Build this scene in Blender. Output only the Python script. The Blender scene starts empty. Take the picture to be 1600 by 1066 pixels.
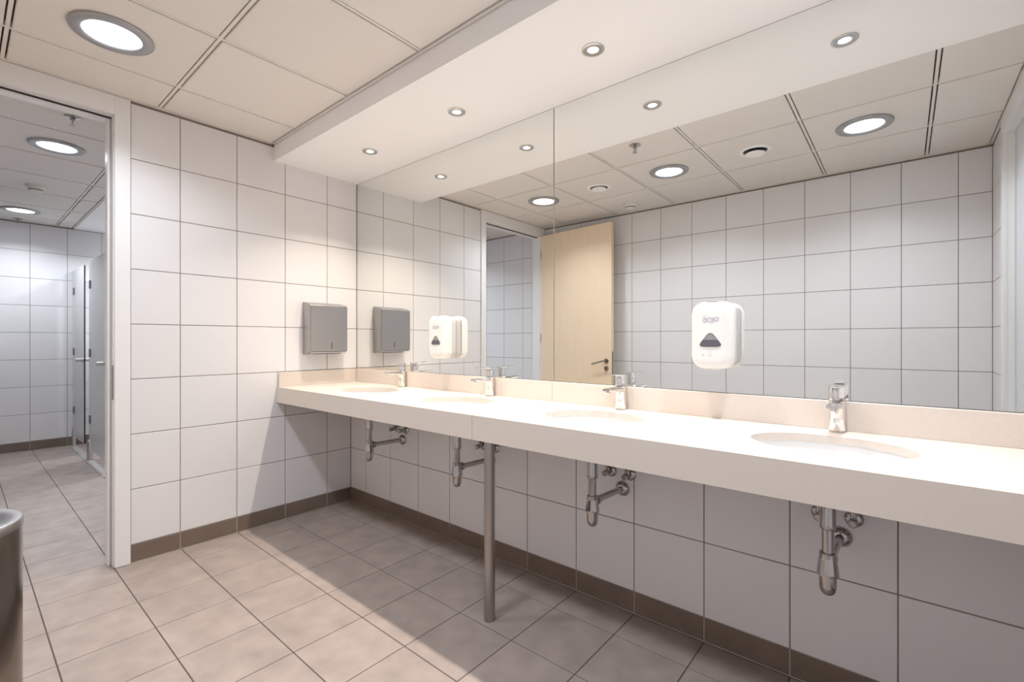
import bpy, bmesh, math, random
from mathutils import Vector, Matrix
random.seed(7)
S = bpy.context.scene
C = S.collection
PI = math.pi

# ------------------------------------------------------------------ camera, world, exposure
FPX, YAW = 729.8, 0.6981
cam = bpy.data.objects.new('camera', bpy.data.cameras.new('camera'))
C.objects.link(cam)
cam.location = (3.2143, -1.929, 1.2091)
cam.rotation_euler = (PI/2, 0, YAW)
cam.data.sensor_width = 36.0
cam.data.lens = 36.0*FPX/1600.0
cam.data.shift_y = -0.4/1600.0
cam.data.clip_start = 0.02
S.camera = cam

world = bpy.data.worlds.new('world'); S.world = world
world.use_nodes = True
world.node_tree.nodes['Background'].inputs[0].default_value = (0.02, 0.02, 0.02, 1)
world.node_tree.nodes['Background'].inputs[1].default_value = 0.2

S.view_settings.view_transform = 'Standard'
S.view_settings.look = 'None'
S.view_settings.gamma = 1.0
S.view_settings.use_curve_mapping = False
S.view_settings.exposure = 0.80
S.cycles.max_bounces = 10
S.cycles.diffuse_bounces = 6
S.cycles.glossy_bounces = 6
S.cycles.sample_clamp_indirect = 4.0

DOWNLIGHT_POWER, DOWNLIGHT_LENS = 5.75, 9.0   # big round ceiling lights: lamp watts, lens radiance
DOWNLIGHT_COLOR = (0.86, 0.925, 1.0)
SPOT_POWER, SPOT_LENS = 5.2, 14.0            # small halogen spots in the soffit
SPOT_COLORS = [(1.0, 0.87, 0.72), (1.0, 0.88, 0.745), (1.0, 0.92, 0.84), (0.97, 0.97, 1.0)]

# ------------------------------------------------------------------ measures (metres)
T = 0.30                          # wall and floor tile
YG, XG, ZG = -0.190, 0.200, 0.100 # tile grid origin
YB = -2.385                       # wall opposite the mirror
XR = 3.665                        # right wall
XF = -4.165                       # far wall of the cubicle room
ZC = 2.515                        # suspended ceiling
ZS = 2.407                        # soffit underside
YM = 0.050                        # mirror face
SINK_X = [0.630, 1.433, 2.236, 3.040]
DOOR_Y0, DOOR_Y1 = -1.390, -2.310 # doorway in the left wall
DOOR_TOP = 2.408

# ------------------------------------------------------------------ materials
def new_mat(name):
    m = bpy.data.materials.new(name); m.use_nodes = True
    nt = m.node_tree
    return m, nt, nt.nodes['Principled BSDF']

def mat(name, col, rough=0.5, metal=0.0, spec=0.5, noise=None, bump=None, rand=0.0, coat=0.0):
    """noise=(scale, amount, detail), bump=(scale, strength, distance)"""
    m, nt, b = new_mat(name)
    N, L = nt.nodes, nt.links
    b.inputs['Base Color'].default_value = (*col, 1)
    b.inputs['Roughness'].default_value = rough
    b.inputs['Metallic'].default_value = metal
    b.inputs['Specular IOR Level'].default_value = spec
    b.inputs['Coat Weight'].default_value = coat
    src = None
    if noise or bump:
        geo = N.new('ShaderNodeNewGeometry')
    if noise:
        tx = N.new('ShaderNodeTexNoise'); tx.inputs['Scale'].default_value = noise[0]
        tx.inputs['Detail'].default_value = noise[2] if len(noise) > 2 else 4
        L.new(geo.outputs['Position'], tx.inputs['Vector'])
        mr = N.new('ShaderNodeMapRange')
        mr.inputs[1].default_value = 0.25; mr.inputs[2].default_value = 0.75
        mr.inputs[3].default_value = 1-noise[1]; mr.inputs[4].default_value = 1+noise[1]
        L.new(tx.outputs['Fac'], mr.inputs[0])
        src = mr.outputs[0]
    if rand:
        oi = N.new('ShaderNodeObjectInfo')
        m2 = N.new('ShaderNodeMapRange'); m2.inputs[3].default_value = 1-rand; m2.inputs[4].default_value = 1+rand
        L.new(oi.outputs['Random'], m2.inputs[0])
        if src:
            mu = N.new('ShaderNodeMath'); mu.operation = 'MULTIPLY'
            L.new(src, mu.inputs[0]); L.new(m2.outputs[0], mu.inputs[1]); src = mu.outputs[0]
        else:
            src = m2.outputs[0]
    if src:
        vm = N.new('ShaderNodeVectorMath'); vm.operation = 'SCALE'
        vm.inputs[0].default_value = col
        L.new(src, vm.inputs['Scale']); L.new(vm.outputs[0], b.inputs['Base Color'])
    if bump:
        t2 = N.new('ShaderNodeTexNoise'); t2.inputs['Scale'].default_value = bump[0]; t2.inputs['Detail'].default_value = 3
        L.new(geo.outputs['Position'], t2.inputs['Vector'])
        bp = N.new('ShaderNodeBump'); bp.inputs['Strength'].default_value = bump[1]; bp.inputs['Distance'].default_value = bump[2]
        L.new(t2.outputs['Fac'], bp.inputs['Height']); L.new(bp.outputs[0], b.inputs['Normal'])
    return m

def emit(name, col, strength):
    m = bpy.data.materials.new(name); m.use_nodes = True
    nt = m.node_tree; nt.nodes.remove(nt.nodes['Principled BSDF'])
    e = nt.nodes.new('ShaderNodeEmission'); e.inputs[0].default_value = (*col, 1); e.inputs[1].default_value = strength
    nt.links.new(e.outputs[0], nt.nodes['Material Output'].inputs[0])
    return m

def wood_mat(name):
    m, nt, b = new_mat(name); N, L = nt.nodes, nt.links
    tc = N.new('ShaderNodeTexCoord'); mp = N.new('ShaderNodeMapping')
    mp.inputs['Scale'].default_value = (22, 22, 1.1)
    L.new(tc.outputs['Object'], mp.inputs[0])
    tx = N.new('ShaderNodeTexNoise'); tx.inputs['Scale'].default_value = 2.2; tx.inputs['Detail'].default_value = 6
    tx.inputs['Distortion'].default_value = 0.4
    L.new(mp.outputs[0], tx.inputs['Vector'])
    cr = N.new('ShaderNodeValToRGB')
    cr.color_ramp.elements[0].position = 0.1; cr.color_ramp.elements[0].color = (0.80, 0.63, 0.45, 1)
    cr.color_ramp.elements[1].position = 0.9; cr.color_ramp.elements[1].color = (0.87, 0.71, 0.53, 1)
    L.new(tx.outputs['Fac'], cr.inputs[0]); L.new(cr.outputs[0], b.inputs['Base Color'])
    b.inputs['Roughness'].default_value = 0.42
    return m

def brushed_mat(name, col, rough, vertical=True):
    m, nt, b = new_mat(name); N, L = nt.nodes, nt.links
    tc = N.new('ShaderNodeTexCoord'); mp = N.new('ShaderNodeMapping')
    mp.inputs['Scale'].default_value = (240, 240, 3) if vertical else (3, 3, 240)
    L.new(tc.outputs['Object'], mp.inputs[0])
    tx = N.new('ShaderNodeTexNoise'); tx.inputs['Scale'].default_value = 2; L.new(mp.outputs[0], tx.inputs['Vector'])
    mr = N.new('ShaderNodeMapRange'); mr.inputs[3].default_value = rough*0.8; mr.inputs[4].default_value = rough*1.25
    L.new(tx.outputs['Fac'], mr.inputs[0]); L.new(mr.outputs[0], b.inputs['Roughness'])
    b.inputs['Base Color'].default_value = (*col, 1); b.inputs['Metallic'].default_value = 1
    return m

M = {
 'wall_tile': mat('wall tile glaze', (0.75, 0.738, 0.748), 0.30, spec=0.35, noise=(2.0, 0.012, 2), rand=0.012),
 'grout': mat('wall grout', (0.23, 0.195, 0.175), 0.9),
 'floor_tile': mat('floor tile stone', (0.335, 0.277, 0.246), 0.48, spec=0.3, noise=(9.0, 0.15, 10), rand=0.03, bump=(60, 0.08, 0.002)),
 'floor_grout': mat('floor grout', (0.085, 0.07, 0.062), 0.9),
 'skirting': mat('skirting tile', (0.190, 0.143, 0.116), 0.5, spec=0.3, noise=(8.0, 0.10, 6), rand=0.02),
 'skirting_grout': mat('skirting grout', (0.50, 0.46, 0.42), 0.9),
 'plaster': mat('white painted plaster', (0.92, 0.915, 0.92), 0.6, spec=0.3),
 'panel': mat('ceiling panel', (0.78, 0.745, 0.71), 0.75, spec=0.2, noise=(420, 0.05, 2), rand=0.01, bump=(500, 0.12, 0.001)),
 'rail': mat('ceiling rail', (0.78, 0.74, 0.70), 0.45, spec=0.3),
 'plenum': mat('dark plenum', (0.20, 0.17, 0.15), 0.9),
 'frame': mat('white lacquered frame', (0.80, 0.795, 0.80), 0.32, spec=0.4),
 'gasket_and_shade': mat('door gap shade', (0.03, 0.027, 0.025), 0.7),
 'seal_grey': mat('grey door seal', (0.40, 0.37, 0.35), 0.6),
 'stone': mat('cream composite stone', (0.655, 0.585, 0.525), 0.32, spec=0.4, noise=(340, 0.055, 3), coat=0.05),
 'ceramic': mat('white basin ceramic', (0.72, 0.715, 0.71), 0.12, spec=0.5),
 'chrome': mat('polished chrome', (0.80, 0.79, 0.785), 0.06, 1.0),
 'chrome_dull': mat('dulled chrome pipe', (0.47, 0.455, 0.45), 0.12, 1.0),
 'steel': brushed_mat('brushed steel', (0.45, 0.435, 0.435), 0.34),
 'steel_post': brushed_mat('brushed steel tube', (0.43, 0.40, 0.385), 0.36),
 'steel_bin': brushed_mat('bin steel', (0.30, 0.265, 0.235), 0.20),  # base colour darkened to stand in for reflections of the dark room
 'alu': mat('satin aluminium', (0.62, 0.61, 0.605), 0.35, 1.0),
 'hinge': mat('dark satin hinge', (0.22, 0.22, 0.23), 0.35, 1.0),
 'rim': mat('satin grey lamp rim', (0.40, 0.40, 0.41), 0.42, 0.7),
 'mirror': mat('mirror silver', (0.885, 0.90, 0.885), 0.0, 1.0),
 'mirror_edge': mat('mirror edge', (0.22, 0.25, 0.23), 0.3),
 'white_plastic': mat('white plastic', (0.72, 0.715, 0.70), 0.22, spec=0.45),
 'cream_plastic': mat('aged white plastic', (0.80, 0.77, 0.72), 0.42),
 'grey_plastic': mat('grey plastic', (0.52, 0.51, 0.50), 0.4),
 'smoke_plastic': mat('smoked window plastic', (0.10, 0.098, 0.115), 0.15),
 'smoke_light': mat('smoked window upper part', (0.24, 0.235, 0.26), 0.2),
 'logo': mat('pale grey print', (0.40, 0.40, 0.49), 0.5),
 'faint_print': mat('faint grey print', (0.50, 0.49, 0.48), 0.5),
 'black': mat('black', (0.012, 0.012, 0.012), 0.5),
 'seal': mat('black door seal', (0.015, 0.015, 0.02), 0.4),
 'wood': wood_mat('beech veneer'),
 'bronze': mat('dark satin handle', (0.30, 0.255, 0.21), 0.3, 1.0),
 'grey_door': mat('pale grey door lacquer', (0.66, 0.68, 0.71), 0.35),
 'floor_reflection': mat('pale floor reflection', (0.33, 0.305, 0.29), 0.3, noise=(30, 0.05, 4)),
 'lens': emit('lit diffuser', DOWNLIGHT_COLOR, DOWNLIGHT_LENS),
}
def glass_mat():
    m, nt, b = new_mat('frosted glass')
    b.inputs['Base Color'].default_value = (0.76, 0.765, 0.77, 1)
    b.inputs['Roughness'].default_value = 0.30
    b.inputs['Transmission Weight'].default_value = 0.35
    b.inputs['IOR'].default_value = 1.25
    return m
M['glass'] = glass_mat()

# ------------------------------------------------------------------ helpers
def link(name, data, m=None, parent=None):
    o = bpy.data.objects.new(name, data); C.objects.link(o)
    if m is not None and data is not None and not data.materials: data.materials.append(M[m] if isinstance(m, str) else m)
    if parent is not None: o.parent = parent
    return o

def obj(name, bm, m, parent=None, smooth=False, angle=35):
    bmesh.ops.recalc_face_normals(bm, faces=bm.faces)
    me = bpy.data.meshes.new(name); bm.to_mesh(me); bm.free()
    if smooth:
        for p in me.polygons: p.use_smooth = True
        me.set_sharp_from_angle(angle=math.radians(angle))
    return link(name, me, m, parent)

def thing(name, label, cat, loc=(0, 0, 0), rotz=0.0, group=None):
    o = bpy.data.objects.new(name, None); C.objects.link(o)
    o.empty_display_size = 0.05
    o.location = loc; o.rotation_euler = (0, 0, rotz)
    o['label'] = label; o['category'] = cat
    if group: o['group'] = group
    return o

def tag(o, label, cat, group=None):
    o['label'] = label; o['category'] = cat
    if group: o['group'] = group
    return o

def struct(o, label=None, cat=None):
    o['kind'] = 'structure'
    if label: o['label'] = label
    if cat: o['category'] = cat
    return o

def dup(root, loc, label=None, rotz=None):
    r = root.copy(); C.objects.link(r); r.location = loc
    if rotz is not None: r.rotation_euler = (0, 0, rotz)
    if label: r['label'] = label
    for ch in list(root.children):
        c = ch.copy(); C.objects.link(c); c.parent = r
        for g in list(ch.children):
            d = g.copy(); C.objects.link(d); d.parent = c
    return r

def box(bm, x0, x1, y0, y1, z0, z1, bev=0.0):
    r = bmesh.ops.create_cube(bm, size=1.0, matrix=Matrix.Translation(((x0+x1)/2, (y0+y1)/2, (z0+z1)/2)) @ Matrix.Diagonal((abs(x1-x0), abs(y1-y0), abs(z1-z0), 1)))
    if bev:
        es = {e for v in r['verts'] for e in v.link_edges}
        bmesh.ops.bevel(bm, geom=list(es), offset=bev, segments=2, profile=0.5, affect='EDGES')
    return bm

def boxes(*bs, bev=0.0):
    bm = bmesh.new()
    for b in bs: box(bm, *b, bev=bev)
    return bm

def lathe(bm, prof, n=32, sx=1.0, sy=1.0, mtx=Matrix()):
    """prof: list of (r, z); revolved about z, closed at r=0 ends"""
    rings = []
    for r, z in prof:
        if r <= 1e-6:
            rings.append([bm.verts.new(mtx @ Vector((0, 0, z)))])
        else:
            rings.append([bm.verts.new(mtx @ Vector((r*sx*math.cos(2*PI*i/n), r*sy*math.sin(2*PI*i/n), z))) for i in range(n)])
    for a, b in zip(rings[:-1], rings[1:]):
        for i in range(n):
            j = (i+1) % n
            if len(a) == 1 and len(b) == 1: continue
            if len(a) == 1: bm.faces.new((a[0], b[i], b[j]))
            elif len(b) == 1: bm.faces.new((a[i], a[j], b[0]))
            else: bm.faces.new((a[i], a[j], b[j], b[i]))
    return bm

def lath(prof, **k):
    return lathe(bmesh.new(), prof, **k)

def axis_mtx(p, d):
    d = Vector(d).normalized()
    return Matrix.Translation(Vector(p)) @ d.to_track_quat('Z', 'Y').to_matrix().to_4x4()

def cyl(bm, p, q, r, n=20, r2=None):
    p, q = Vector(p), Vector(q); L = (q-p).length
    r2 = r if r2 is None else r2
    return lathe(bm, [(0, 0), (r, 0), (r2, L), (0, L)], n=n, mtx=axis_mtx(p, q-p))

def tube(bm, pts, r, n=12):
    pts = [Vector(p) for p in pts]
    rings = []
    for i, p in enumerate(pts):
        d = (pts[min(i+1, len(pts)-1)]-pts[max(i-1, 0)]).normalized()
        q = d.to_track_quat('Z', 'Y').to_matrix()
        rings.append([bm.verts.new(p + q @ Vector((r*math.cos(2*PI*k/n), r*math.sin(2*PI*k/n), 0))) for k in range(n)])
    for a, b in zip(rings[:-1], rings[1:]):
        for k in range(n): bm.faces.new((a[k], a[(k+1) % n], b[(k+1) % n], b[k]))
    bm.faces.new(rings[0]); bm.faces.new(rings[-1])
    return bm

def rrect(w, h, r, n=5):
    """rounded rectangle outline points, centred, counter-clockwise"""
    pts = []
    for cx, cy, a0 in ((w/2-r, h/2-r, 0), (-w/2+r, h/2-r, PI/2), (-w/2+r, -h/2+r, PI), (w/2-r, -h/2+r, 1.5*PI)):
        for k in range(n+1):
            a = a0 + PI/2*k/n
            pts.append((cx+r*math.cos(a), cy+r*math.sin(a)))
    return pts

def loft(bm, sections):
    """sections: list of lists of 3D points with equal counts"""
    rings = [[bm.verts.new(Vector(p)) for p in s] for s in sections]
    n = len(rings[0])
    for a, b in zip(rings[:-1], rings[1:]):
        for k in range(n): bm.faces.new((a[k], a[(k+1) % n], b[(k+1) % n], b[k]))
    bm.faces.new(rings[0]); bm.faces.new(rings[-1])
    return bm

# ------------------------------------------------------------------ tiles: shared meshes, one object each
tile_cache = {}
def tile_mesh(w, h, m, gap=0.004, t=0.006, ch=0.0012):
    key = (round(w, 4), round(h, 4), m, gap, t)
    if key in tile_cache: return tile_cache[key]
    bm = bmesh.new()
    a, b = w/2-gap/2, h/2-gap/2
    def ring(a, b, z): return [bm.verts.new((x, y, z)) for x, y in ((-a, -b), (a, -b), (a, b), (-a, b))]
    r0, r1, r2 = ring(a, b, -t), ring(a, b, -ch), ring(a-ch, b-ch, 0)
    for p, q in ((r0, r1), (r1, r2)):
        for i in range(4): bm.faces.new((p[i], p[(i+1) % 4], q[(i+1) % 4], q[i]))
    bm.faces.new(r2); bm.faces.new(r0[::-1])
    me = bpy.data.meshes.new('tile'); bm.to_mesh(me); bm.free()
    me.materials.append(M[m]); tile_cache[key] = me
    return me

FACE = {  # rotation taking local +Z to the wall normal and local (x, y) to the wall's (u, v)
 'x+': Matrix(((0, 0, 1), (1, 0, 0), (0, 1, 0))),    # u=Y v=Z
 'x-': Matrix(((0, 0, -1), (-1, 0, 0), (0, 1, 0))),  # u=-Y
 'y-': Matrix(((1, 0, 0), (0, 0, -1), (0, 1, 0))),   # u=X v=Z, facing -Y
 'y+': Matrix(((-1, 0, 0), (0, 0, 1), (0, 1, 0))),
 'z+': Matrix.Identity(3),
 'z-': Matrix(((1, 0, 0), (0, -1, 0), (0, 0, -1))),
}
def put_tile(name, face, c, w, h, m, parent, **k):
    if w < 0.012 or h < 0.012: return
    o = link(name, tile_mesh(w, h, m, **k), None, parent)
    o.matrix_world = Matrix.Translation(Vector(c)) @ FACE[face].to_4x4()
    return o

def cuts(a, b, g, step=T):
    """grid lines g+k*step clipped to [a, b]"""
    k0 = math.ceil((a-g)/step - 1e-6); xs = [a]
    k = k0
    while g+k*step < b-1e-6:
        x = g+k*step
        if x > a+1e-6: xs.append(x)
        k += 1
    xs.append(b)
    return list(zip(xs[:-1], xs[1:]))

def tile_wall(parent, face, plane, u0, u1, v0, v1, gu, gv, m='wall_tile', name='tile', **k):
    for a, b in cuts(u0, u1, gu):
        for c, d in cuts(v0, v1, gv):
            uc, vc = (a+b)/2, (c+d)/2
            if face[0] == 'x': P = (plane, uc, vc)
            elif face[0] == 'y': P = (uc, plane, vc)
            else: P = (uc, vc, plane)
            put_tile(name, face, P, b-a, d-c, m, parent, **k)

# ================================================================== THE SETTING
# floor: grout bed with single tiles through both rooms
floor = struct(obj('floor', boxes((XF-0.1, XR+0.1, YB-0.1, 0.35, -0.12, -0.0022)), 'floor_grout'),
               'grey beige stone tile floor running through both washrooms', 'floor')
tile_wall(floor, 'z+', 0.0, XF, XG-T, YB, 0.25, XG, YG+0.004, 'floor_tile', 'floor_tile')
tile_wall(floor, 'z+', 0.0, XG-T, XR, YB, 0.0, XG, YG+0.004, 'floor_tile', 'floor_tile')

# left wall with the doorway (face at x = 0)
G = 0.0022
wall_left = struct(obj('wall_left', boxes((-0.1, -G, -1.335, 0.35, 0, 2.62), (-0.1, -G, YB-0.1, -1.335, DOOR_TOP+0.07, 2.62), (-0.1, -G, YB-0.1, -2.375, 0, DOOR_TOP+0.07)), 'grout'),
                   'white square tiled end wall beside the doorway', 'wall')
tile_wall(wall_left, 'x+', 0.0, -1.318, 0.0, ZG, 1.0, YG, ZG)
tile_wall(wall_left, 'x+', 0.0, -1.318, 0.05, 1.0, ZC-0.006, YG, ZG)
baseboard_left = struct(obj('baseboard_left', boxes((-0.03, -0.0015, -1.318, 0.0, 0.0, ZG-0.001)), 'skirting_grout'),
                        'dark brown tile skirting under the end wall', 'baseboard')
tile_wall(baseboard_left, 'x+', 0.001, -1.318, 0.0, 0.003, ZG, YG, -5, 'skirting', 'skirting_tile')

# mirror wall: lower tiled pre-wall (face at y = 0) and the wall behind the mirrors
wall_front = struct(obj('wall_front', boxes((0.0, XR+0.1, G, 0.35, 0, 0.868), (0.0, XR+0.1, YM+0.008, 0.35, 0.868, 2.62)), 'grout'),
                    'tiled wall below the long washbasin counter', 'wall')
tile_wall(wall_front, 'y-', 0.0, 0.0, XR, ZG, 0.868, XG, ZG)
baseboard_front = struct(obj('baseboard_front', boxes((0.0, XR, 0.0015, 0.03, 0.0, ZG-0.001)), 'skirting_grout'),
                         'dark brown tile skirting under the counter wall', 'baseboard')
tile_wall(baseboard_front, 'y-', -0.001, 0.0, XR, 0.003, ZG, XG, -5, 'skirting', 'skirting_tile')

# back wall (seen in the mirror), continuing into the cubicle room
wall_back = struct(obj('wall_back', boxes((XF-0.1, XR+0.1, YB-0.1, YB-G, 0, 2.62)), 'grout'),
                   'white tiled wall facing the mirrors', 'wall')
tile_wall(wall_back, 'y+', YB, 0.0, XR, ZG, ZC-0.006, XG, ZG)
tile_wall(wall_back, 'y+', YB, -1.9, -0.1, ZG, ZC-0.012, XG-0.22, ZG)
baseboard_back = struct(obj('baseboard_back', boxes((XF, XR, YB-0.03, YB-0.0015, 0.0, ZG-0.001)), 'skirting_grout'),
                        'dark brown tile skirting under the wall facing the mirrors', 'baseboard')
tile_wall(baseboard_back, 'y+', YB+0.001, 0.0, XR, 0.003, ZG, XG, -5, 'skirting', 'skirting_tile')

# right wall with the entrance door
wall_right = struct(obj('wall_right', boxes((XR+G, XR+0.2, YB-0.1, -1.93, 0, 2.62), (XR+G, XR+0.2, -0.90, 0.35, 0, 2.62), (XR+G, XR+0.2, -1.93, -0.90, 2.48, 2.62)), 'grout'),
                    'white tiled wall beside the entrance door', 'wall')
for a, b in ((YB, -1.95),):
    for c, d in cuts(ZG, ZC-0.012, ZG):
        put_tile('tile', 'x-', (XR, (a+b)/2, (c+d)/2), b-a, d-c, 'wall_tile', wall_right)
tile_wall(wall_right, 'x-', XR, -0.86, 0.0, ZG, 0.80, YG, ZG)
tile_wall(wall_right, 'x-', XR, -0.86, YM, 1.0, ZC-0.006, YG, ZG)
baseboard_right = struct(obj('baseboard_right', boxes((XR-0.002, XR+0.02, YB, -1.95, 0.0, ZG), (XR-0.002, XR+0.02, -0.86, 0.0, 0.0, ZG)), 'skirting'),
                         'dark brown skirting beside the entrance door', 'baseboard')

# far wall of the cubicle room and its rear wall
wall_far = struct(obj('wall_far', boxes((XF-0.1, XF-G, YB-0.1, 0.35, 0, 2.62)), 'grout'),
                  'white tiled wall at the far end of the cubicle room', 'wall')
tile_wall(wall_far, 'x+', XF, YB, -0.2, ZG, ZC-0.006, YG-0.01, ZG)
baseboard_far = struct(obj('baseboard_far', boxes((XF-0.03, XF-0.0015, YB, 0.25, 0.0, ZG-0.001)), 'skirting_grout'),
                       'dark brown tile skirting at the far end of the cubicle room', 'baseboard')
tile_wall(baseboard_far, 'x+', XF+0.001, YB, 0.0, 0.003, ZG, YG-0.01, -5, 'skirting', 'skirting_tile')
wall_rear = struct(obj('wall_rear', boxes((XF-0.1, -0.1, 0.25, 0.35, 0, 2.62)), 'wall_tile'), 'pale wall behind the toilet cubicles', 'wall')

# suspended ceiling: dark plenum, panels and rails
ceiling = struct(obj('ceiling', boxes((XF-0.1, XR+0.2, YB-0.1, 0.35, 2.545, 2.64)), 'plenum'),
                 'suspended ceiling of square white panels in metal rails', 'ceiling')
XL = [0.345+0.5985*k for k in range(6)]
XO = [-0.20-0.605*k for k in range(7)]
YL = [-1.19, -1.79]
RW = 0.013                        # half width of a rail with its two shadow gaps
def panel_grid(xs, ys, xa, xb, ya, yb):
    X = [xa]+sorted(x for x in xs if xa < x < xb)+[xb]; Y = [ya]+sorted(y for y in ys if ya < y < yb)+[yb]
    for i in range(len(X)-1):
        for j in range(len(Y)-1):
            x0 = X[i]+(RW if i else 0.018); x1 = X[i+1]-(RW if i < len(X)-2 else 0.018)
            y0 = Y[j]+(RW if j else 0.018); y1 = Y[j+1]-(RW if j < len(Y)-2 else 0.018)
            o = link('ceiling_panel', tile_mesh(x1-x0, y1-y0, 'panel', gap=0.0, t=0.018, ch=0.003), None, ceiling)
            o.matrix_world = Matrix.Translation(((x0+x1)/2, (y0+y1)/2, ZC)) @ FACE['z-'].to_4x4()
    for x in X[1:-1]: obj('ceiling_rail', boxes((x-0.0065, x+0.0065, ya, yb, ZC+0.004, 2.546)), 'rail', ceiling)
    for y in Y[1:-1]: obj('ceiling_rail', boxes((xa, xb, y-0.0065, y+0.0065, ZC+0.0042, 2.546)), 'rail', ceiling)
    for b in ((xa, xb, ya, ya+0.014), (xa, xb, yb-0.014, yb), (xa, xa+0.014, ya, yb), (xb-0.014, xb, ya, yb)):
        obj('edge_trim', boxes((*b, ZC-0.004, 2.546)), 'rail', ceiling)
panel_grid(XL, YL, 0.0, XR, YB, -0.568)
panel_grid(XO, YL, XF, -0.1, YB, -1.045)
obj('plaster_strip', boxes((XF, -0.1, -1.045, 0.25, ZC-0.012, 2.546)), 'plaster', ceiling)

soffit = struct(obj('ceiling_soffit', boxes((0.0, XR, -0.565, YM+0.02, ZS, 2.55)), 'plaster'),
                'white plaster soffit above the mirrors with four small spotlights', 'soffit')

# doorway frame in the left wall
t1 = thing('trim_1', 'white lacquered frame around the open doorway', 'door frame', (0, 0, 0)); t1['kind'] = 'structure'
obj('casing', boxes((-0.006, 0.012, DOOR_Y0+0.004, -1.320, 0.002, ZC-0.006), (-0.006, 0.012, YB+0.002, DOOR_Y1-0.004, 0.002, ZC-0.006), (-0.006, 0.012, DOOR_Y1-0.004, DOOR_Y0+0.004, DOOR_TOP+0.002, ZC-0.006), bev=0.0015), 'frame', t1)
obj('jamb', boxes((-0.052, -0.006, DOOR_Y0, -1.335, 0.002, DOOR_TOP), (-0.10, -0.052, DOOR_Y0-0.016, -1.335, 0.002, DOOR_TOP-0.016),
                  (-0.10, -0.006, -2.375, DOOR_Y1, 0.002, DOOR_TOP), (-0.052, -0.006, DOOR_Y1, DOOR_Y0, DOOR_TOP, DOOR_TOP+0.07),
                  (-0.10, -0.052, DOOR_Y1, DOOR_Y0, DOOR_TOP-0.016, DOOR_TOP+0.07)), 'frame', t1)
obj('gasket_and_shade', boxes((-0.053, -0.046, DOOR_Y0-0.006, DOOR_Y0+0.001, 0.004, DOOR_TOP)), 'seal_grey', t1)
obj('gasket_and_shade', boxes((-0.053, -0.044, DOOR_Y1, DOOR_Y0, DOOR_TOP-0.007, DOOR_TOP+0.001)), 'gasket_and_shade', t1)  # black strip stands in for shade in the gap under the header
obj('strike_plate', boxes((-0.030, -0.004, DOOR_Y0-0.0015, DOOR_Y0+0.001, 0.895, 1.078)), 'bronze', t1)
obj('casing', boxes((-0.112, -0.10, DOOR_Y0-0.016, -1.33, 0.002, 2.47), (-0.112, -0.10, YB+0.002, DOOR_Y1+0.0, 0.002, 2.47), (-0.112, -0.10, DOOR_Y1, DOOR_Y0-0.016, DOOR_TOP-0.016, 2.47)), 'frame', t1)

# open wooden door leaf, swung back towards the wall facing the mirrors
a_door = math.atan2(0.085, 0.945)
d1 = thing('door_1', 'light beech veneered door swung open against the wall facing the mirrors', 'door', (0.016, DOOR_Y1+0.005, 0), a_door); d1['kind'] = 'structure'
obj('leaf', boxes((0.0, 0.945, -0.042, 0.0, 0.008, DOOR_TOP+0.004), bev=0.0015), 'wood', d1)
obj('lock_plate', boxes((0.9446, 0.9462, -0.032, -0.010, 0.87, 1.10)), 'bronze', d1)
h = obj('handle', lathe(bmesh.new(), [(0, 0), (0.026, 0), (0.026, 0.006), (0.022, 0.009), (0, 0.009)], n=24, mtx=axis_mtx((0.885, 0.0, 1.005), (0, 1, 0))), 'bronze', d1, True)
lv = bmesh.new(); tube(lv, [(0.885, 0.006, 1.005), (0.885, 0.048, 1.005), (0.878, 0.056, 1.004), (0.86, 0.058, 1.001), (0.745, 0.058, 0.972)], 0.0085)
obj('lever', lv, 'bronze', h, True)
k = obj('key_rose', lathe(bmesh.new(), [(0, 0), (0.026, 0), (0.026, 0.006), (0.022, 0.009), (0, 0.009)], n=24, mtx=axis_mtx((0.885, 0.0, 0.928), (0, 1, 0))), 'bronze', d1, True)
obj('key_cylinder', boxes((0.880, 0.890, 0.008, 0.0105, 0.915, 0.94)), 'black', k)
for z in (0.25, 1.2, 2.15):
    obj('hinge', cyl(bmesh.new(), (-0.006, 0.004, z), (-0.006, 0.004, z+0.09), 0.007, 12), 'alu', d1, True)

# entrance door in the right wall
t2 = thing('trim_2', 'white lacquered frame of the entrance door beside the counter end', 'door frame', (0, 0, 0)); t2['kind'] = 'structure'
obj('casing', boxes((XR-0.012, XR+0.006, -1.950, -1.862, 0.002, ZC-0.006), (XR-0.012, XR+0.006, -0.948, -0.862, 0.002, ZC-0.006), (XR-0.012, XR+0.006, -1.862, -0.948, DOOR_TOP, ZC-0.006), bev=0.0015), 'frame', t2)
obj('jamb', boxes((XR+0.006, XR+0.18, -1.928, -1.862, 0.002, 2.478), (XR+0.006, XR+0.18, -0.948, -0.902, 0.002, 2.478), (XR+0.006, XR+0.18, -1.862, -0.948, DOOR_TOP, 2.478)), 'frame', t2)
obj('door_stop', boxes((XR+0.026, XR+0.036, -1.862, -1.846, 0.002, DOOR_TOP), (XR+0.026, XR+0.036, -0.964, -0.948, 0.002, DOOR_TOP), (XR+0.026, XR+0.036, -1.846, -0.964, DOOR_TOP-0.016, DOOR_TOP)), 'frame', t2)
d2 = thing('door_2', 'pale grey closed entrance door in the right wall', 'door', (0, 0, 0)); d2['kind'] = 'structure'
obj('leaf', boxes((XR+0.037, XR+0.080, -1.860, -0.950, 0.006, DOOR_TOP-0.003), bev=0.001), 'grey_door', d2)
h = obj('handle', cyl(bmesh.new(), (XR+0.037, -1.02, 1.0), (XR+0.029, -1.02, 1.0), 0.026, 24), 'alu', d2, True)
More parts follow.
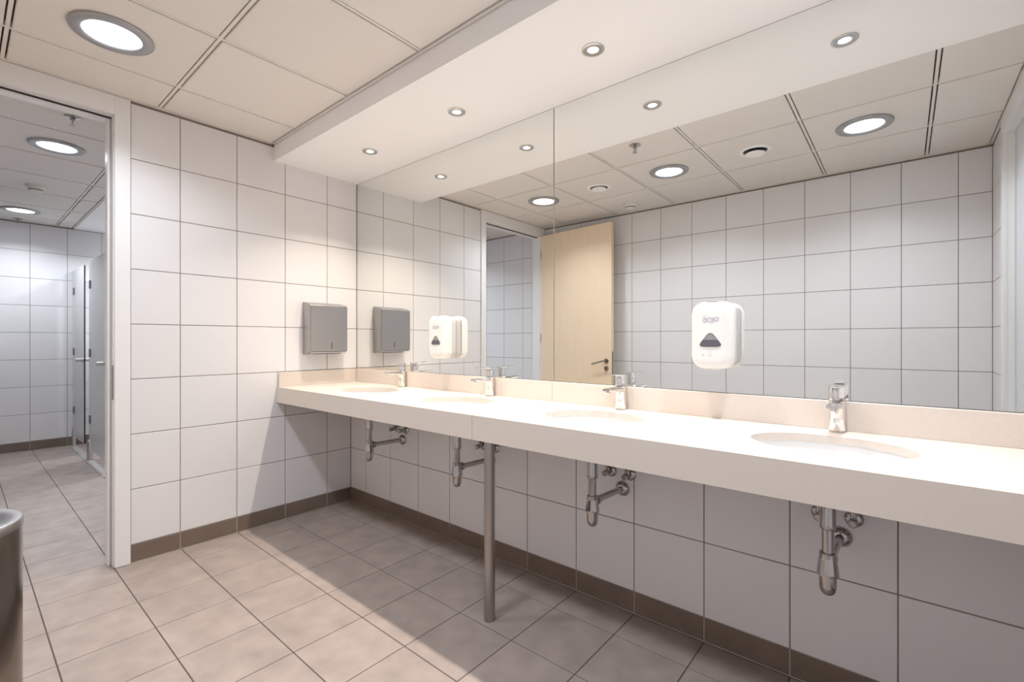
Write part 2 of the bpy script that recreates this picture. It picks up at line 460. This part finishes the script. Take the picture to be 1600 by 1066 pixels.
obj('lever', tube(bmesh.new(), [(XR+0.03, -1.02, 1.0), (XR-0.012, -1.02, 1.0), (XR-0.018, -1.03, 1.0), (XR-0.02, -1.05, 1.0), (XR-0.02, -1.15, 1.0)], 0.0085), 'alu', h, True)

# pale strip painting the reflection of the cubicle fronts in the floor
t3 = struct(obj('trim_3', boxes((XF+0.002, -2.2, -1.092, -1.025, 0.0005, 0.004), bev=0.001), 'floor_reflection'), 'pale strip standing in for the floor reflection of the glass cubicle fronts', 'floor strip')

# ================================================================== COUNTER AND SINKS
CT, CB, CY = 0.900, 0.798, -0.549
EA, EB, EY = 0.210, 0.160, -0.245      # basin cut-out
def slab(bm, x0, x1, cells):
    """top with elliptic cut-outs, apron, underside"""
    y0, y1, zt, zu = CY, YM-0.001, CT, 0.872
    n = 64
    for (a, b, cx) in cells:
        tops, unders = [], []
        # angles of the rectangle corners are included so that the outline stays exact
        angs = [2*PI*i/n for i in range(n)]
        for X, Y in ((a, y0), (b, y0), (b, y1), (a, y1)): angs.append(math.atan2((Y-EY), (X-cx)) % (2*PI))
        angs = sorted(set(round(t, 6) for t in angs))
        def edge(t):
            c, s = math.cos(t), math.sin(t); k = 1e9
            if c > 1e-9: k = min(k, (b-cx)/c)
            if c < -1e-9: k = min(k, (a-cx)/c)
            if s > 1e-9: k = min(k, (y1-EY)/s)
            if s < -1e-9: k = min(k, (y0-EY)/s)
            return cx+k*c, EY+k*s
        def ell(t, g=0.0):
            c, s = math.cos(t), math.sin(t); k = 1/math.sqrt((c/(EA+g))**2+(s/(EB+g))**2)
            return cx+k*c, EY+k*s
        E1 = [bm.verts.new((*edge(t), zt)) for t in angs]
        E2 = [bm.verts.new((*ell(t, 0.002), zt)) for t in angs]
        E3 = [bm.verts.new((*ell(t), zt-0.002)) for t in angs]
        E4 = [bm.verts.new((*ell(t), zu)) for t in angs]
        E5 = [bm.verts.new((*edge(t), zu)) for t in angs]
        for p, q in ((E1, E2), (E2, E3), (E3, E4), (E4, E5)):
            for i in range(len(angs)):
                j = (i+1) % len(angs); bm.faces.new((p[i], p[j], q[j], q[i]))
    bmesh.ops.remove_doubles(bm, verts=bm.verts, dist=1e-5)
    box(bm, x0, x1, CY-0.0005, CY+0.022, CB, CT-0.0005)     # apron
    for x in (x0, x1):
        vs = [bm.verts.new(p) for p in ((x, y0, zu), (x, y1, zu), (x, y1, zt), (x, y0, zt))]; bm.faces.new(vs)
    return bm
counter = thing('washbasin_counter', 'long cream stone counter with four oval basins running along the mirror wall', 'counter', (1.83, -0.25, 0))
def rel(o, root):
    o.location = -Vector(root.location)      # meshes are built in world coordinates
    return o
SEAM = 1.840
rel(obj('slab', slab(bmesh.new(), 0.001, SEAM-0.001, [(0.001, 1.03, SINK_X[0]), (1.03, SEAM-0.001, SINK_X[1])]), 'stone', counter), counter)
rel(obj('slab', slab(bmesh.new(), SEAM+0.0005, XR-0.001, [(SEAM+0.0005, 2.64, SINK_X[2]), (2.64, XR-0.001, SINK_X[3])]), 'stone', counter), counter)
BSY = YM-0.022
for x0, x1 in ((0.0225, SEAM-0.001), (SEAM+0.0005, XR-0.001)):
    rel(obj('backsplash', boxes((x0, x1, BSY, YM-0.0005, CT, 1.000), bev=0.0015), 'stone', counter), counter)
rel(obj('side_splash', boxes((0.001, 0.022, -0.540, YM-0.0005, CT, 0.998), bev=0.0015), 'stone', counter), counter)

where = ['nearest the paper towel dispenser', 'second from the tiled end wall', 'third from the tiled end wall', 'farthest from the paper towel dispenser']
def make_basin(cx, lab):
    b = thing('washbasin', lab, 'basin', (cx, EY, 0.742), group='oval basins set into the counter')
    bm = bmesh.new(); n = 64
    prof = [(1.03, 0.130), (1.0, 0.130), (0.995, 0.105), (0.975, 0.065), (0.92, 0.036), (0.76, 0.018), (0.45, 0.010), (0.2, 0.006), (0.09, 0.004), (0.09, -0.006),
            (0.25, -0.004), (0.70, 0.008), (0.95, 0.028), (1.01, 0.062), (1.03, 0.110), (1.03, 0.130)]
    rings = [[bm.verts.new((r*(EA+0.003)*math.cos(2*PI*i/n), r*(EB+0.003)*math.sin(2*PI*i/n), z)) for i in range(n)] for r, z in prof[:-1]]
    rings.append(rings[0])
    for p, q in zip(rings[:-1], rings[1:]):
        for i in range(n): bm.faces.new((p[i], p[(i+1) % n], q[(i+1) % n], q[i]))
    obj('bowl', bm, 'ceramic', b, True, 50)
    obj('drain', lath([(0, 0.003), (0.020, 0.003), (0.024, 0.006), (0.021, 0.009), (0.012, 0.008), (0, 0.0075)], n=24), 'chrome', b, True)
    return b
basin0 = make_basin(SINK_X[0], 'oval white basin in the counter '+where[0])
for i in (1, 2, 3): dup(basin0, (SINK_X[i], EY, 0.742), 'oval white basin in the counter '+where[i])

# ------------------------------------------------------------------ faucets
def make_faucet(cx, lab):
    f = thing('basin_faucet', lab, 'faucet', (cx, 0.0, CT), group='chrome faucets along the counter')
    obj('base_ring', lath([(0, 0), (0.0235, 0), (0.0235, 0.004), (0, 0.004)], n=32), 'chrome_dull', f, True)
    obj('body', lath([(0, 0.004), (0.0225, 0.004), (0.0245, 0.007), (0.0235, 0.05), (0.0235, 0.100), (0.0245, 0.104), (0, 0.104)], n=40), 'chrome', f, True)
    secs = []
    for y, z, w, h in ((-0.008, 0.090, 0.044, 0.026), (-0.030, 0.091, 0.043, 0.024), (-0.065, 0.0935, 0.041, 0.018), (-0.100, 0.0955, 0.039, 0.014), (-0.128, 0.0965, 0.038, 0.012), (-0.134, 0.0965, 0.035, 0.009)):
        secs.append([(p[0], y, z+p[1]) for p in rrect(w, h, h*0.42, 4)])
    sp = obj('spout', loft(bmesh.new(), secs), 'chrome', f, True, 40)
    obj('aerator', lathe(bmesh.new(), [(0, 0), (0.0105, 0), (0.0105, 0.010), (0.008, 0.012), (0, 0.011)], n=20, mtx=axis_mtx((0, -0.114, 0.0925), (0, -0.1, -1))), 'chrome', sp, True)
    obj('head', lath([(0, 0.106), (0.0225, 0.106), (0.0245, 0.108), (0.0245, 0.150), (0.0225, 0.1535), (0, 0.1535)], n=40), 'chrome', f, True)
    ls = []
    for y, z, w, h in ((0.0235, 0.1555, 0.030, 0.0065), (0.005, 0.1560, 0.044, 0.0075), (-0.020, 0.1570, 0.044, 0.0075), (-0.055, 0.1590, 0.041, 0.0065), (-0.092, 0.1615, 0.038, 0.005), (-0.103, 0.1623, 0.036, 0.0035)):
        ls.append([(p[0], y, z+p[1]) for p in rrect(w, h, h*0.4, 3)])
    obj('lever', loft(bmesh.new(), ls), 'chrome', f, True, 40)
    obj('rod_knob', cyl(bmesh.new(), (0, 0.0235, 0.06), (0, 0.026, 0.06), 0.004, 10), 'chrome', f, True)
    return f
f0 = make_faucet(SINK_X[0], 'chrome lever faucet at the basin '+where[0])
for i in (1, 2, 3): dup(f0, (SINK_X[i], 0.0, CT), 'chrome lever faucet at the basin '+where[i])

# ------------------------------------------------------------------ bottle traps and angle valves under the counter
TRY = EY-0.005
def make_trap(cx, lab):
    t = thing('bottle_trap', lab, 'drain trap', (cx, TRY, 0.0), group='chrome bottle traps under the counter')
    obj('drain_sleeve', lath([(0.014, 0.742), (0.026, 0.742), (0.026, 0.732), (0.0205, 0.728), (0.0205, 0.664), (0.0215, 0.660), (0.0215, 0.650), (0.019, 0.646), (0.014, 0.646)], n=28), 'chrome_dull', t, True)
    obj('down_pipe', lath([(0, 0.662), (0.0160, 0.662), (0.0160, 0.560), (0, 0.560)], n=28), 'chrome_dull', t, True)
    obj('lock_nut', lath([(0, 0.577), (0.0200, 0.577), (0.0225, 0.574), (0.0225, 0.561), (0, 0.561)], n=28), 'chrome_dull', t, True)
    bm = lath([(0, 0.563), (0.0220, 0.563), (0.0235, 0.556), (0.0285, 0.516), (0.0280, 0.508), (0.0225, 0.506), (0, 0.506)], n=14)
    bd = obj('trap_body', bm, 'chrome_dull', t)
    obj('cup', lath([(0, 0.508), (0.0228, 0.508), (0.0228, 0.476), (0.0205, 0.462), (0.0140, 0.4525), (0.006, 0.449), (0, 0.4485)], n=28), 'chrome_dull', t, True, 60)
    ar = obj('waste_pipe', cyl(bmesh.new(), (0.002, 0.018, 0.550), (0.010, -TRY, 0.546), 0.0135, 24), 'chrome_dull', t, True)
    obj('pipe_nut', lathe(bmesh.new(), [(0, 0), (0.019, 0), (0.0205, 0.003), (0.0205, 0.014), (0.018, 0.017), (0, 0.017)], n=24, mtx=axis_mtx((0.002, 0.022, 0.550), (0.008, -TRY, -0.004))), 'chrome_dull', ar, True)
    obj('wall_rosette', lathe(bmesh.new(), [(0, 0.001), (0.034, 0.001), (0.034, 0.004), (0.030, 0.011), (0.020, 0.019), (0.015, 0.021), (0, 0.021)], n=32, mtx=axis_mtx((0.010, -TRY, 0.546), (0, -1, 0))), 'chrome_dull', ar, True)
    return t
tl = ['chrome bottle trap under the basin '+w for w in where]
tr0 = make_trap(SINK_X[0], tl[0])
for i in (1, 2, 3): dup(tr0, (SINK_X[i], TRY, 0.0), tl[i])

def make_valve(x, z, lab):
    v = thing('angle_valve', lab, 'valve', (x, 0, z), group='angle valves under the counter')
    obj('rosette', lathe(bmesh.new(), [(0, 0.001), (0.027, 0.001), (0.027, 0.004), (0.024, 0.008), (0.013, 0.013), (0, 0.013)], n=28, mtx=axis_mtx((0, 0, 0), (0, -1, 0))), 'chrome_dull', v, True)
    b = obj('valve_body', cyl(cyl(bmesh.new(), (0, -0.008, 0), (0, -0.040, 0), 0.0115, 18), (0, -0.030, 0), (0, -0.030, 0.026), 0.010, 16), 'chrome_dull', v, True)
    obj('compression_nut', lathe(bmesh.new(), [(0, 0), (0.0125, 0), (0.0125, 0.012), (0.009, 0.015), (0, 0.015)], n=6, mtx=Matrix.Translation((0, -0.030, 0.022))), 'chrome_dull', b)
    obj('knob', lathe(bmesh.new(), [(0, 0), (0.007, 0), (0.007, 0.006), (0.0125, 0.008), (0.0135, 0.012), (0.0125, 0.026), (0.010, 0.028), (0, 0.028)], n=12, mtx=axis_mtx((0, -0.039, 0), (0, -1, 0))), 'chrome_dull', v, True)
    obj('supply_tube', tube(bmesh.new(), [(0, -0.030, 0.036), (0, -0.030, 0.12), (0, -0.026, 0.19), (0, -0.02, 0.255)], 0.0055), 'alu', v, True)
    return v
v0 = make_valve(SINK_X[0]-0.048, 0.615, 'left chrome angle valve below the faucet '+where[0])
for i, x in enumerate(SINK_X):
    if i: dup(v0, (x-0.048, 0, 0.615), 'left chrome angle valve below the faucet '+where[i])
    dup(v0, (x+0.047, 0, 0.615), 'right chrome angle valve below the faucet '+where[i])

# ------------------------------------------------------------------ support post
post = thing('support_post', 'round brushed steel post carrying the counter at mid length', 'post', (1.838, -0.440, 0))
obj('tube', lath([(0, 0.004), (0.0235, 0.004), (0.0235, CT-0.029), (0, CT-0.029)], n=36), 'steel_post', post, True)
obj('foot', lath([(0, 0.0), (0.0245, 0.0), (0.0245, 0.006), (0, 0.006)], n=36), 'steel_post', post, True)

# ------------------------------------------------------------------ mirrors
for x0, x1, lab in ((0.004, 1.8345, 'left frameless mirror panel between backsplash and soffit'), (1.8365, XR-0.003, 'right frameless mirror panel between backsplash and soffit')):
    m = thing('wall_mirror', lab, 'mirror', ((x0+x1)/2, YM, 1.001), group='frameless mirror panels')
    w = (x1-x0)/2
    o = obj('mirror_glass', boxes((-w+0.0015, w-0.0015, 0.0, 0.006, 0.001, ZS-1.003)), 'mirror', m)
    obj('polished_edge', boxes((-w, -w+0.0015, 0.0002, 0.006, 0.0, ZS-1.002), (w-0.0015, w, 0.0002, 0.006, 0.0, ZS-1.002), (-w, w, 0.0002, 0.006, ZS-1.003, ZS-1.0015)), 'mirror_edge', m)

# ------------------------------------------------------------------ paper towel dispenser
pt = thing('paper_towel_dispenser', 'brushed steel paper towel dispenser on the tiled end wall', 'dispenser', (0.0, -0.232, 1.113))
w = 0.139
bm = bmesh.new()
prof = [(0.001, 0.0), (0.012, 0.0), (0.104, 0.020), (0.110, 0.026), (0.110, 0.338), (0.104, 0.346), (0.012, 0.367), (0.001, 0.367)]
loft(bm, [[(x, -w, z) for x, z in prof], [(x, w, z) for x, z in prof]])
bmesh.ops.bevel(bm, geom=[e for e in bm.edges if abs(e.verts[0].co.y-e.verts[1].co.y) < 1e-6], offset=0.003, segments=2, affect='EDGES')
cab = obj('cabinet', bm, 'steel', pt, True, 25)
obj('level_slot', boxes((0.1098, 0.1106, 0.014, 0.019, 0.040, 0.085)), 'black', cab)
obj('paper_slot', boxes((0.028, 0.090, -0.09, 0.09, 0.0035, 0.014)), 'black', pt)
obj('lower_lip', boxes((0.088, 0.106, -w+0.012, w-0.012, 0.008, 0.018)), 'alu', pt)

# ------------------------------------------------------------------ soap dispensers on the mirrors
def text_mesh(s, size, shear=0.0, ext=0.0004):
    cu = bpy.data.curves.new('print', 'FONT'); cu.body = s; cu.size = size; cu.shear = shear; cu.extrude = ext
    cu.align_x = 'CENTER'; cu.align_y = 'CENTER'; cu.offset = size*0.022; cu.space_character = 0.95
    o = bpy.data.objects.new('print', cu); C.objects.link(o)
    dg = bpy.context.evaluated_depsgraph_get(); dg.update()
    me = bpy.data.meshes.new_from_object(o.evaluated_get(dg))
    bpy.data.objects.remove(o); me.materials.clear()
    return me
def make_soap(cx, lab):
    s = thing('soap_dispenser', lab, 'dispenser', (cx, YM, 1.100), group='soap dispensers fixed to the mirrors')
    H = 0.262; zc = H/2
    def sec(y, w, h, r, dz=0.0): return [(p[0], y, zc+dz+p[1]) for p in rrect(w, h, r, 6)]
    obj('back_plate', loft(bmesh.new(), [sec(-0.001, 0.142, 0.246, 0.030), sec(-0.034, 0.148, 0.254, 0.033), sec(-0.036, 0.146, 0.252, 0.033)]), 'grey_plastic', s, True)
    obj('seam', loft(bmesh.new(), [sec(-0.035, 0.141, 0.246, 0.030), sec(-0.041, 0.141, 0.246, 0.030)]), 'black', s, True)
    cv = obj('cover', loft(bmesh.new(), [sec(-0.0395, 0.152, 0.258, 0.041), sec(-0.044, 0.155, 0.262, 0.042), sec(-0.072, 0.155, 0.262, 0.044), sec(-0.090, 0.150, 0.257, 0.046), sec(-0.0985, 0.140, 0.247, 0.044), sec(-0.1022, 0.126, 0.233, 0.036), sec(-0.1035, 0.106, 0.213, 0.030), sec(-0.1040, 0.080, 0.186, 0.020)]), 'white_plastic', s, True, 40)
    FY = -0.1038
    # rounded triangular viewing window
    def tri(k, dz, y):
        c = [(-0.050, 0.085), (0.050, 0.085), (0.0, 0.149)]; g = (0.0, 0.105); out = []
        for i in range(3):
            p, q, r_ = Vector(c[i-1]), Vector(c[i]), Vector(c[(i+1) % 3])
            a, b = q+(p-q)*0.30, q+(r_-q)*0.30
            for j in range(6):
                u = j/5; P = a*(1-u)**2+q*2*u*(1-u)+b*u*u
                out.append((g[0]+(P.x-g[0])*k, y, g[1]+(P.y-g[1])*k+dz))
        return out
    win = obj('window', loft(bmesh.new(), [tri(1.0, 0, FY+0.003), tri(1.0, 0, FY-0.0012), tri(0.93, 0, FY-0.0022)]), 'smoke_plastic', s)
    up = [p for p in tri(0.80, 0.004, FY-0.0023)]
    obj('window_upper', loft(bmesh.new(), [[(x, y, max(z, 0.112)) for x, y, z in up], [(x, y-0.0004, max(z, 0.112)) for x, y, z in up]]), 'smoke_light', win)
    lg = link('logo', text_mesh('GOJO', 0.024, 0.18), 'logo', cv)
    lg.matrix_basis = Matrix.Translation((0.0, FY-0.0006, 0.190)) @ Matrix.Rotation(-0.06, 4, 'Y') @ Matrix.Rotation(PI/2, 4, 'X')
    bm = bmesh.new()
    for y in (FY-0.0004, ):
        arc = [(-0.030+0.030*u, 0.2015+0.0055*math.sin(u*PI*0.62)) for u in [i/8 for i in range(9)]]
        lo = [bm.verts.new((x, y-0.0006, z)) for x, z in arc]; hi = [bm.verts.new((x, y-0.0006, z+0.0022*(1-i/8)+0.0002)) for i, (x, z) in enumerate(arc)]
        for i in range(8): bm.faces.new((lo[i], lo[i+1], hi[i+1], hi[i]))
    obj('logo_swoosh', bm, 'logo', cv)
    obj('status_light', cyl(bmesh.new(), (-0.028, FY+0.002, 0.054), (-0.028, FY-0.0008, 0.054), 0.0018, 10), 'black', cv)
    ic = bmesh.new()
    for b in ((-0.010, 0.010, FY-0.0005, FY+0.001, 0.0725, 0.0738), (-0.004, 0.004, FY-0.0005, FY+0.001, 0.0655, 0.0665), (-0.001, 0.001, FY-0.0005, FY+0.001, 0.056, 0.0655), (-0.008, 0.008, FY-0.0005, FY+0.001, 0.0535, 0.0547), (-0.011, 0.011, FY-0.0005, FY+0.001, 0.0498, 0.0506)): box(ic, *b)
    obj('hand_print', ic, 'faint_print', cv)
    obj('top_latch', boxes((-0.020, 0.022, -0.092, -0.055, 0.2612, 0.2630), bev=0.0005), 'grey_plastic', s)
    obj('nozzle_tray', loft(bmesh.new(), [[(p[0], -0.068+p[1], z) for p in rrect(0.062, 0.044, 0.012, 4)] for z in (-0.002, 0.004)]), 'white_plastic', s)
    return s
s0 = make_soap(2.641, 'white soap dispenser on the mirror between the third and fourth faucets')
dup(s0, (1.036, YM, 1.100), 'white soap dispenser on the mirror beside the first faucet, near the towel dispenser')

# ================================================================== CEILING FIXTURES
def lamp(parent, name, power, col, size, spread, z):
    L = bpy.data.lights.new(name, 'AREA'); L.shape = 'DISK'; L.size = size
    L.energy = power; L.color = col; L.spread = math.radians(spread)
    lo = bpy.data.objects.new(name, L); C.objects.link(lo); lo.parent = parent; lo.location = (0, 0, z)
    return lo
def make_downlight(x, y, lab, power, spread=138):
    d = thing('ceiling_downlight', lab, 'ceiling light', (x, y, ZC), group='round recessed ceiling lights')
    obj('rim', lath([(0.142, -0.001), (0.1425, -0.006), (0.139, -0.012), (0.130, -0.0145), (0.103, -0.0135), (0.098, -0.010), (0.097, -0.001)], n=64), 'rim', d, True, 50)
    obj('diffuser', lath([(0.0975, -0.006), (0.060, -0.0075), (0, -0.008)], n=48), 'lens', d, True)
    lamp(d, 'light_beam', power, DOWNLIGHT_COLOR, 0.190, spread, -0.0130)
    return d
dl0 = make_downlight(0.640, -1.500, 'round recessed light in the panel above the doorway end of the washroom', DOWNLIGHT_POWER)
dup(dl0, (1.830, -1.500, ZC), 'middle round recessed light of the washroom, seen in the mirror above the counter')
dup(dl0, (3.030, -1.500, ZC), 'round recessed light near the entrance door, rightmost in the mirror')
dl1 = make_downlight(-1.136, -1.490, 'nearer round recessed light beyond the doorway', 7.6, 140)
dup(dl1, (-3.535, -1.510, ZC), 'round recessed light beyond the doorway by the far tiled wall')

dup(dl1, (-3.62, -0.40, ZC-0.012), 'added unseen round light above the far toilet cubicle')  # these three lights are added out of view to brighten the cubicle room
dup(dl1, (-2.62, -0.40, ZC-0.012), 'added unseen round light above the nearer toilet cubicle')
dup(dl1, (-1.50, -0.40, ZC-0.012), 'added unseen round light above the cubicle behind the end wall')

spot_where = ['nearest the tiled end wall', 'second from the tiled end wall', 'third from the tiled end wall', 'farthest from the tiled end wall']
def make_spot(x, i):
    d = thing('soffit_spotlight', 'small round spotlight in the soffit '+spot_where[i], 'spotlight', (x, -0.245, ZS), group='small spotlights in the soffit')
    obj('rim', lath([(0.046, -0.0005), (0.046, -0.004), (0.043, -0.006), (0.034, -0.0055), (0.0335, -0.003), (0.0325, -0.003), (0.032, -0.0052), (0.0290, -0.0056), (0.0225, -0.0046), (0.0205, -0.0010)], n=48), 'alu', d, True, 40)
    obj('lamp', lath([(0.0212, -0.0012), (0.014, -0.0030), (0, -0.0036)], n=32), emit('lit spotlight %d' % i, SPOT_COLORS[i], SPOT_LENS), d, True)
    lamp(d, 'spot_beam', SPOT_POWER, SPOT_COLORS[i], 0.042, 112, -0.0060)
    return d
for i, x in enumerate([0.630, 1.424, 2.236, 3.034]): make_spot(x, i)

def make_sprinkler(x, y, lab):
    s = thing('fire_sprinkler', lab, 'sprinkler', (x, y, ZC), group='fire sprinklers')
    obj('escutcheon', lath([(0, -0.0005), (0.038, -0.0005), (0.038, -0.003), (0.030, -0.007), (0.014, -0.009), (0, -0.009)], n=32), 'chrome_dull', s, True)
    obj('body', lath([(0, -0.008), (0.012, -0.008), (0.012, -0.020), (0.008, -0.022), (0, -0.022)], n=6), 'chrome_dull', s)
    fr = bmesh.new()
    for k in (-1, 1): tube(fr, [(0.008*k, 0, -0.020), (0.012*k, 0, -0.032), (0.004*k, 0, -0.048)], 0.0025, 8)
    obj('frame_arms', fr, 'chrome_dull', s, True)
    obj('bulb', cyl(bmesh.new(), (0, 0, -0.022), (0, 0, -0.046), 0.0025, 8), 'bronze', s, True)
    obj('deflector', lath([(0, -0.0475), (0.016, -0.0485), (0.016, -0.0505), (0, -0.050)], n=20), 'chrome_dull', s)
    return s
sp0 = make_sprinkler(1.840, -0.886, 'chrome fire sprinkler in the washroom ceiling, seen in the right mirror')
dup(sp0, (-0.50, -1.490, ZC), 'chrome fire sprinkler just beyond the doorway')
dup(sp0, (-4.03, -1.500, ZC), 'chrome fire sprinkler by the far tiled wall of the cubicle room')

def make_detector(x, y, lab):
    s = thing('smoke_detector', lab, 'smoke detector', (x, y, ZC), group='smoke detectors')
    obj('base', lath([(0, -0.0005), (0.054, -0.0005), (0.054, -0.016), (0.050, -0.018), (0, -0.018)], n=36), 'cream_plastic', s, True)
    hd = obj('head', lath([(0, -0.018), (0.048, -0.018), (0.046, -0.024), (0.040, -0.026), (0.040, -0.034), (0.036, -0.041), (0.020, -0.045), (0, -0.0455)], n=36), 'cream_plastic', s, True)
    sl = lath([(0.039, -0.0275), (0.0403, -0.0275), (0.0403, -0.0325), (0.039, -0.0325)], n=36)
    obj('smoke_slot', sl, 'black', hd)
    s.scale = (1.15, 1.15, 1.15)
    return s
sd0 = make_detector(1.213, -2.110, 'white smoke detector in the washroom ceiling near the beech door')
dup(sd0, (-2.402, -1.492, ZC), 'white smoke detector beyond the doorway between two ceiling lights')

def make_vent(x, lab, drop):
    s = thing('ceiling_vent', lab, 'air vent', (x, -1.495, ZC), group='round air valves in the ceiling')
    obj('ring', lath([(0.100, -0.0005), (0.100, -0.004), (0.092, -0.010), (0.082, -0.012), (0.074, -0.006), (0.072, -0.0005)], n=48), 'plaster', s, True, 50)
    obj('throat', lath([(0.074, -0.002), (0.050, -0.0015), (0, -0.001)], n=40), 'black', s)
    obj('disc', lath([(0, -0.002), (0.02, -0.002), (0.055, -0.008-drop), (0.062, -0.012-drop), (0.058, -0.018-drop), (0.03, -0.021-drop), (0, -0.022-drop)], n=40), 'plaster', s, True, 50)
    return s
make_vent(2.434, 'round white air valve standing wide open beside the rightmost mirrored light', 0.012)
make_vent(1.225, 'round white air valve nearly shut beside the middle mirrored light', 0.001)

# ================================================================== WASTE BIN
wb = thing('waste_bin', 'round brushed steel waste bin in front of the doorway', 'bin', (1.285, -1.955, 0.0))
obj('body', lath([(0, 0.012), (0.150, 0.012), (0.150, 0.690), (0.148, 0.694), (0, 0.694)], n=72), 'steel_bin', wb, True, 40)
obj('base', lath([(0, 0.0), (0.147, 0.0), (0.147, 0.014), (0, 0.014)], n=48), 'black', wb, True)
obj('lid', lath([(0.149, 0.692), (0.1525, 0.694), (0.1525, 0.712), (0.150, 0.716), (0.146, 0.717), (0.120, 0.7145), (0.085, 0.704), (0.080, 0.700), (0.080, 0.690), (0.149, 0.692)], n=72), 'steel', wb, True, 40)
obj('opening', lath([(0, 0.696), (0.082, 0.696)], n=48), 'black', wb)

# ================================================================== TOILET CUBICLES BEHIND THE DOORWAY
YC = -1.05
def glass_door(name, lab, x, ang, w, knob_s):
    d = thing(name, lab, 'cubicle door', (x, YC, 0.0), ang, group='frosted glass cubicle doors')
    lf = obj('glass_leaf', boxes((0.006, w, -0.005, 0.005, 0.110, 2.015), bev=0.001), 'glass', d)
    obj('edge_seal', boxes((w, w+0.006, -0.0055, 0.0055, 0.110, 2.015)), 'seal', lf)
    for z in (0.375, 1.045, 1.735):
        obj('hinge', boxes((-0.012, 0.045, -0.014, 0.014, z, z+0.082), bev=0.003), 'hinge', d)
    obj('knob', cyl(cyl(bmesh.new(), (w-0.035, -0.07, 1.006), (w-0.035, 0.07, 1.006), 0.019, 20), (w-0.035, -0.012, 1.006), (w-0.035, 0.012, 1.006), 0.025, 24), 'alu', d, True)
    return d
glass_door('cubicle_door', 'frosted glass cubicle door standing ajar at the far tiled wall', -4.085, math.radians(0.8), 0.600, 1)
glass_door('cubicle_door', 'nearer frosted glass cubicle door partly hidden by the doorway frame', -3.085, math.radians(0.0), 0.80, 1)
pp = thing('cubicle_partition', 'frosted glass partition between the two cubicles', 'partition', (-3.135, -0.40, 0))
obj('glass_panel', boxes((-0.005, 0.005, -0.62, 0.64, 0.110, 2.015), bev=0.001), 'glass', pp)
obj('front_strip', boxes((-0.036, 0.036, -0.650, -0.640, 0.110, 2.015), bev=0.001), 'glass', pp)
pw = thing('cubicle_partition', 'narrow glass strip fixing the far cubicle door to the tiled wall', 'partition', (-4.125, YC, 0))
obj('glass_panel', boxes((-0.038, 0.024, -0.005, 0.005, 0.110, 2.015), bev=0.001), 'glass', pw)
def cub_post(x, y, lab):
    p = thing('cubicle_post', lab, 'post', (x, y, 0.0), group='small steel feet of the cubicles')
    obj('tube', lath([(0, 0.010), (0.019, 0.010), (0.019, 0.190), (0.015, 0.196), (0, 0.197)], n=20), 'alu', p, True)
    obj('foot', lath([(0, 0.007), (0.025, 0.007), (0.025, 0.012), (0, 0.012)], n=20), 'alu', p, True)
    return p
cub_post(-3.165, YC, 'left one of a pair of short steel feet between the cubicle doors')
cub_post(-3.105, YC, 'right one of a pair of short steel feet between the cubicle doors')
cub_post(-4.105, YC, 'single short steel foot by the far tiled wall')
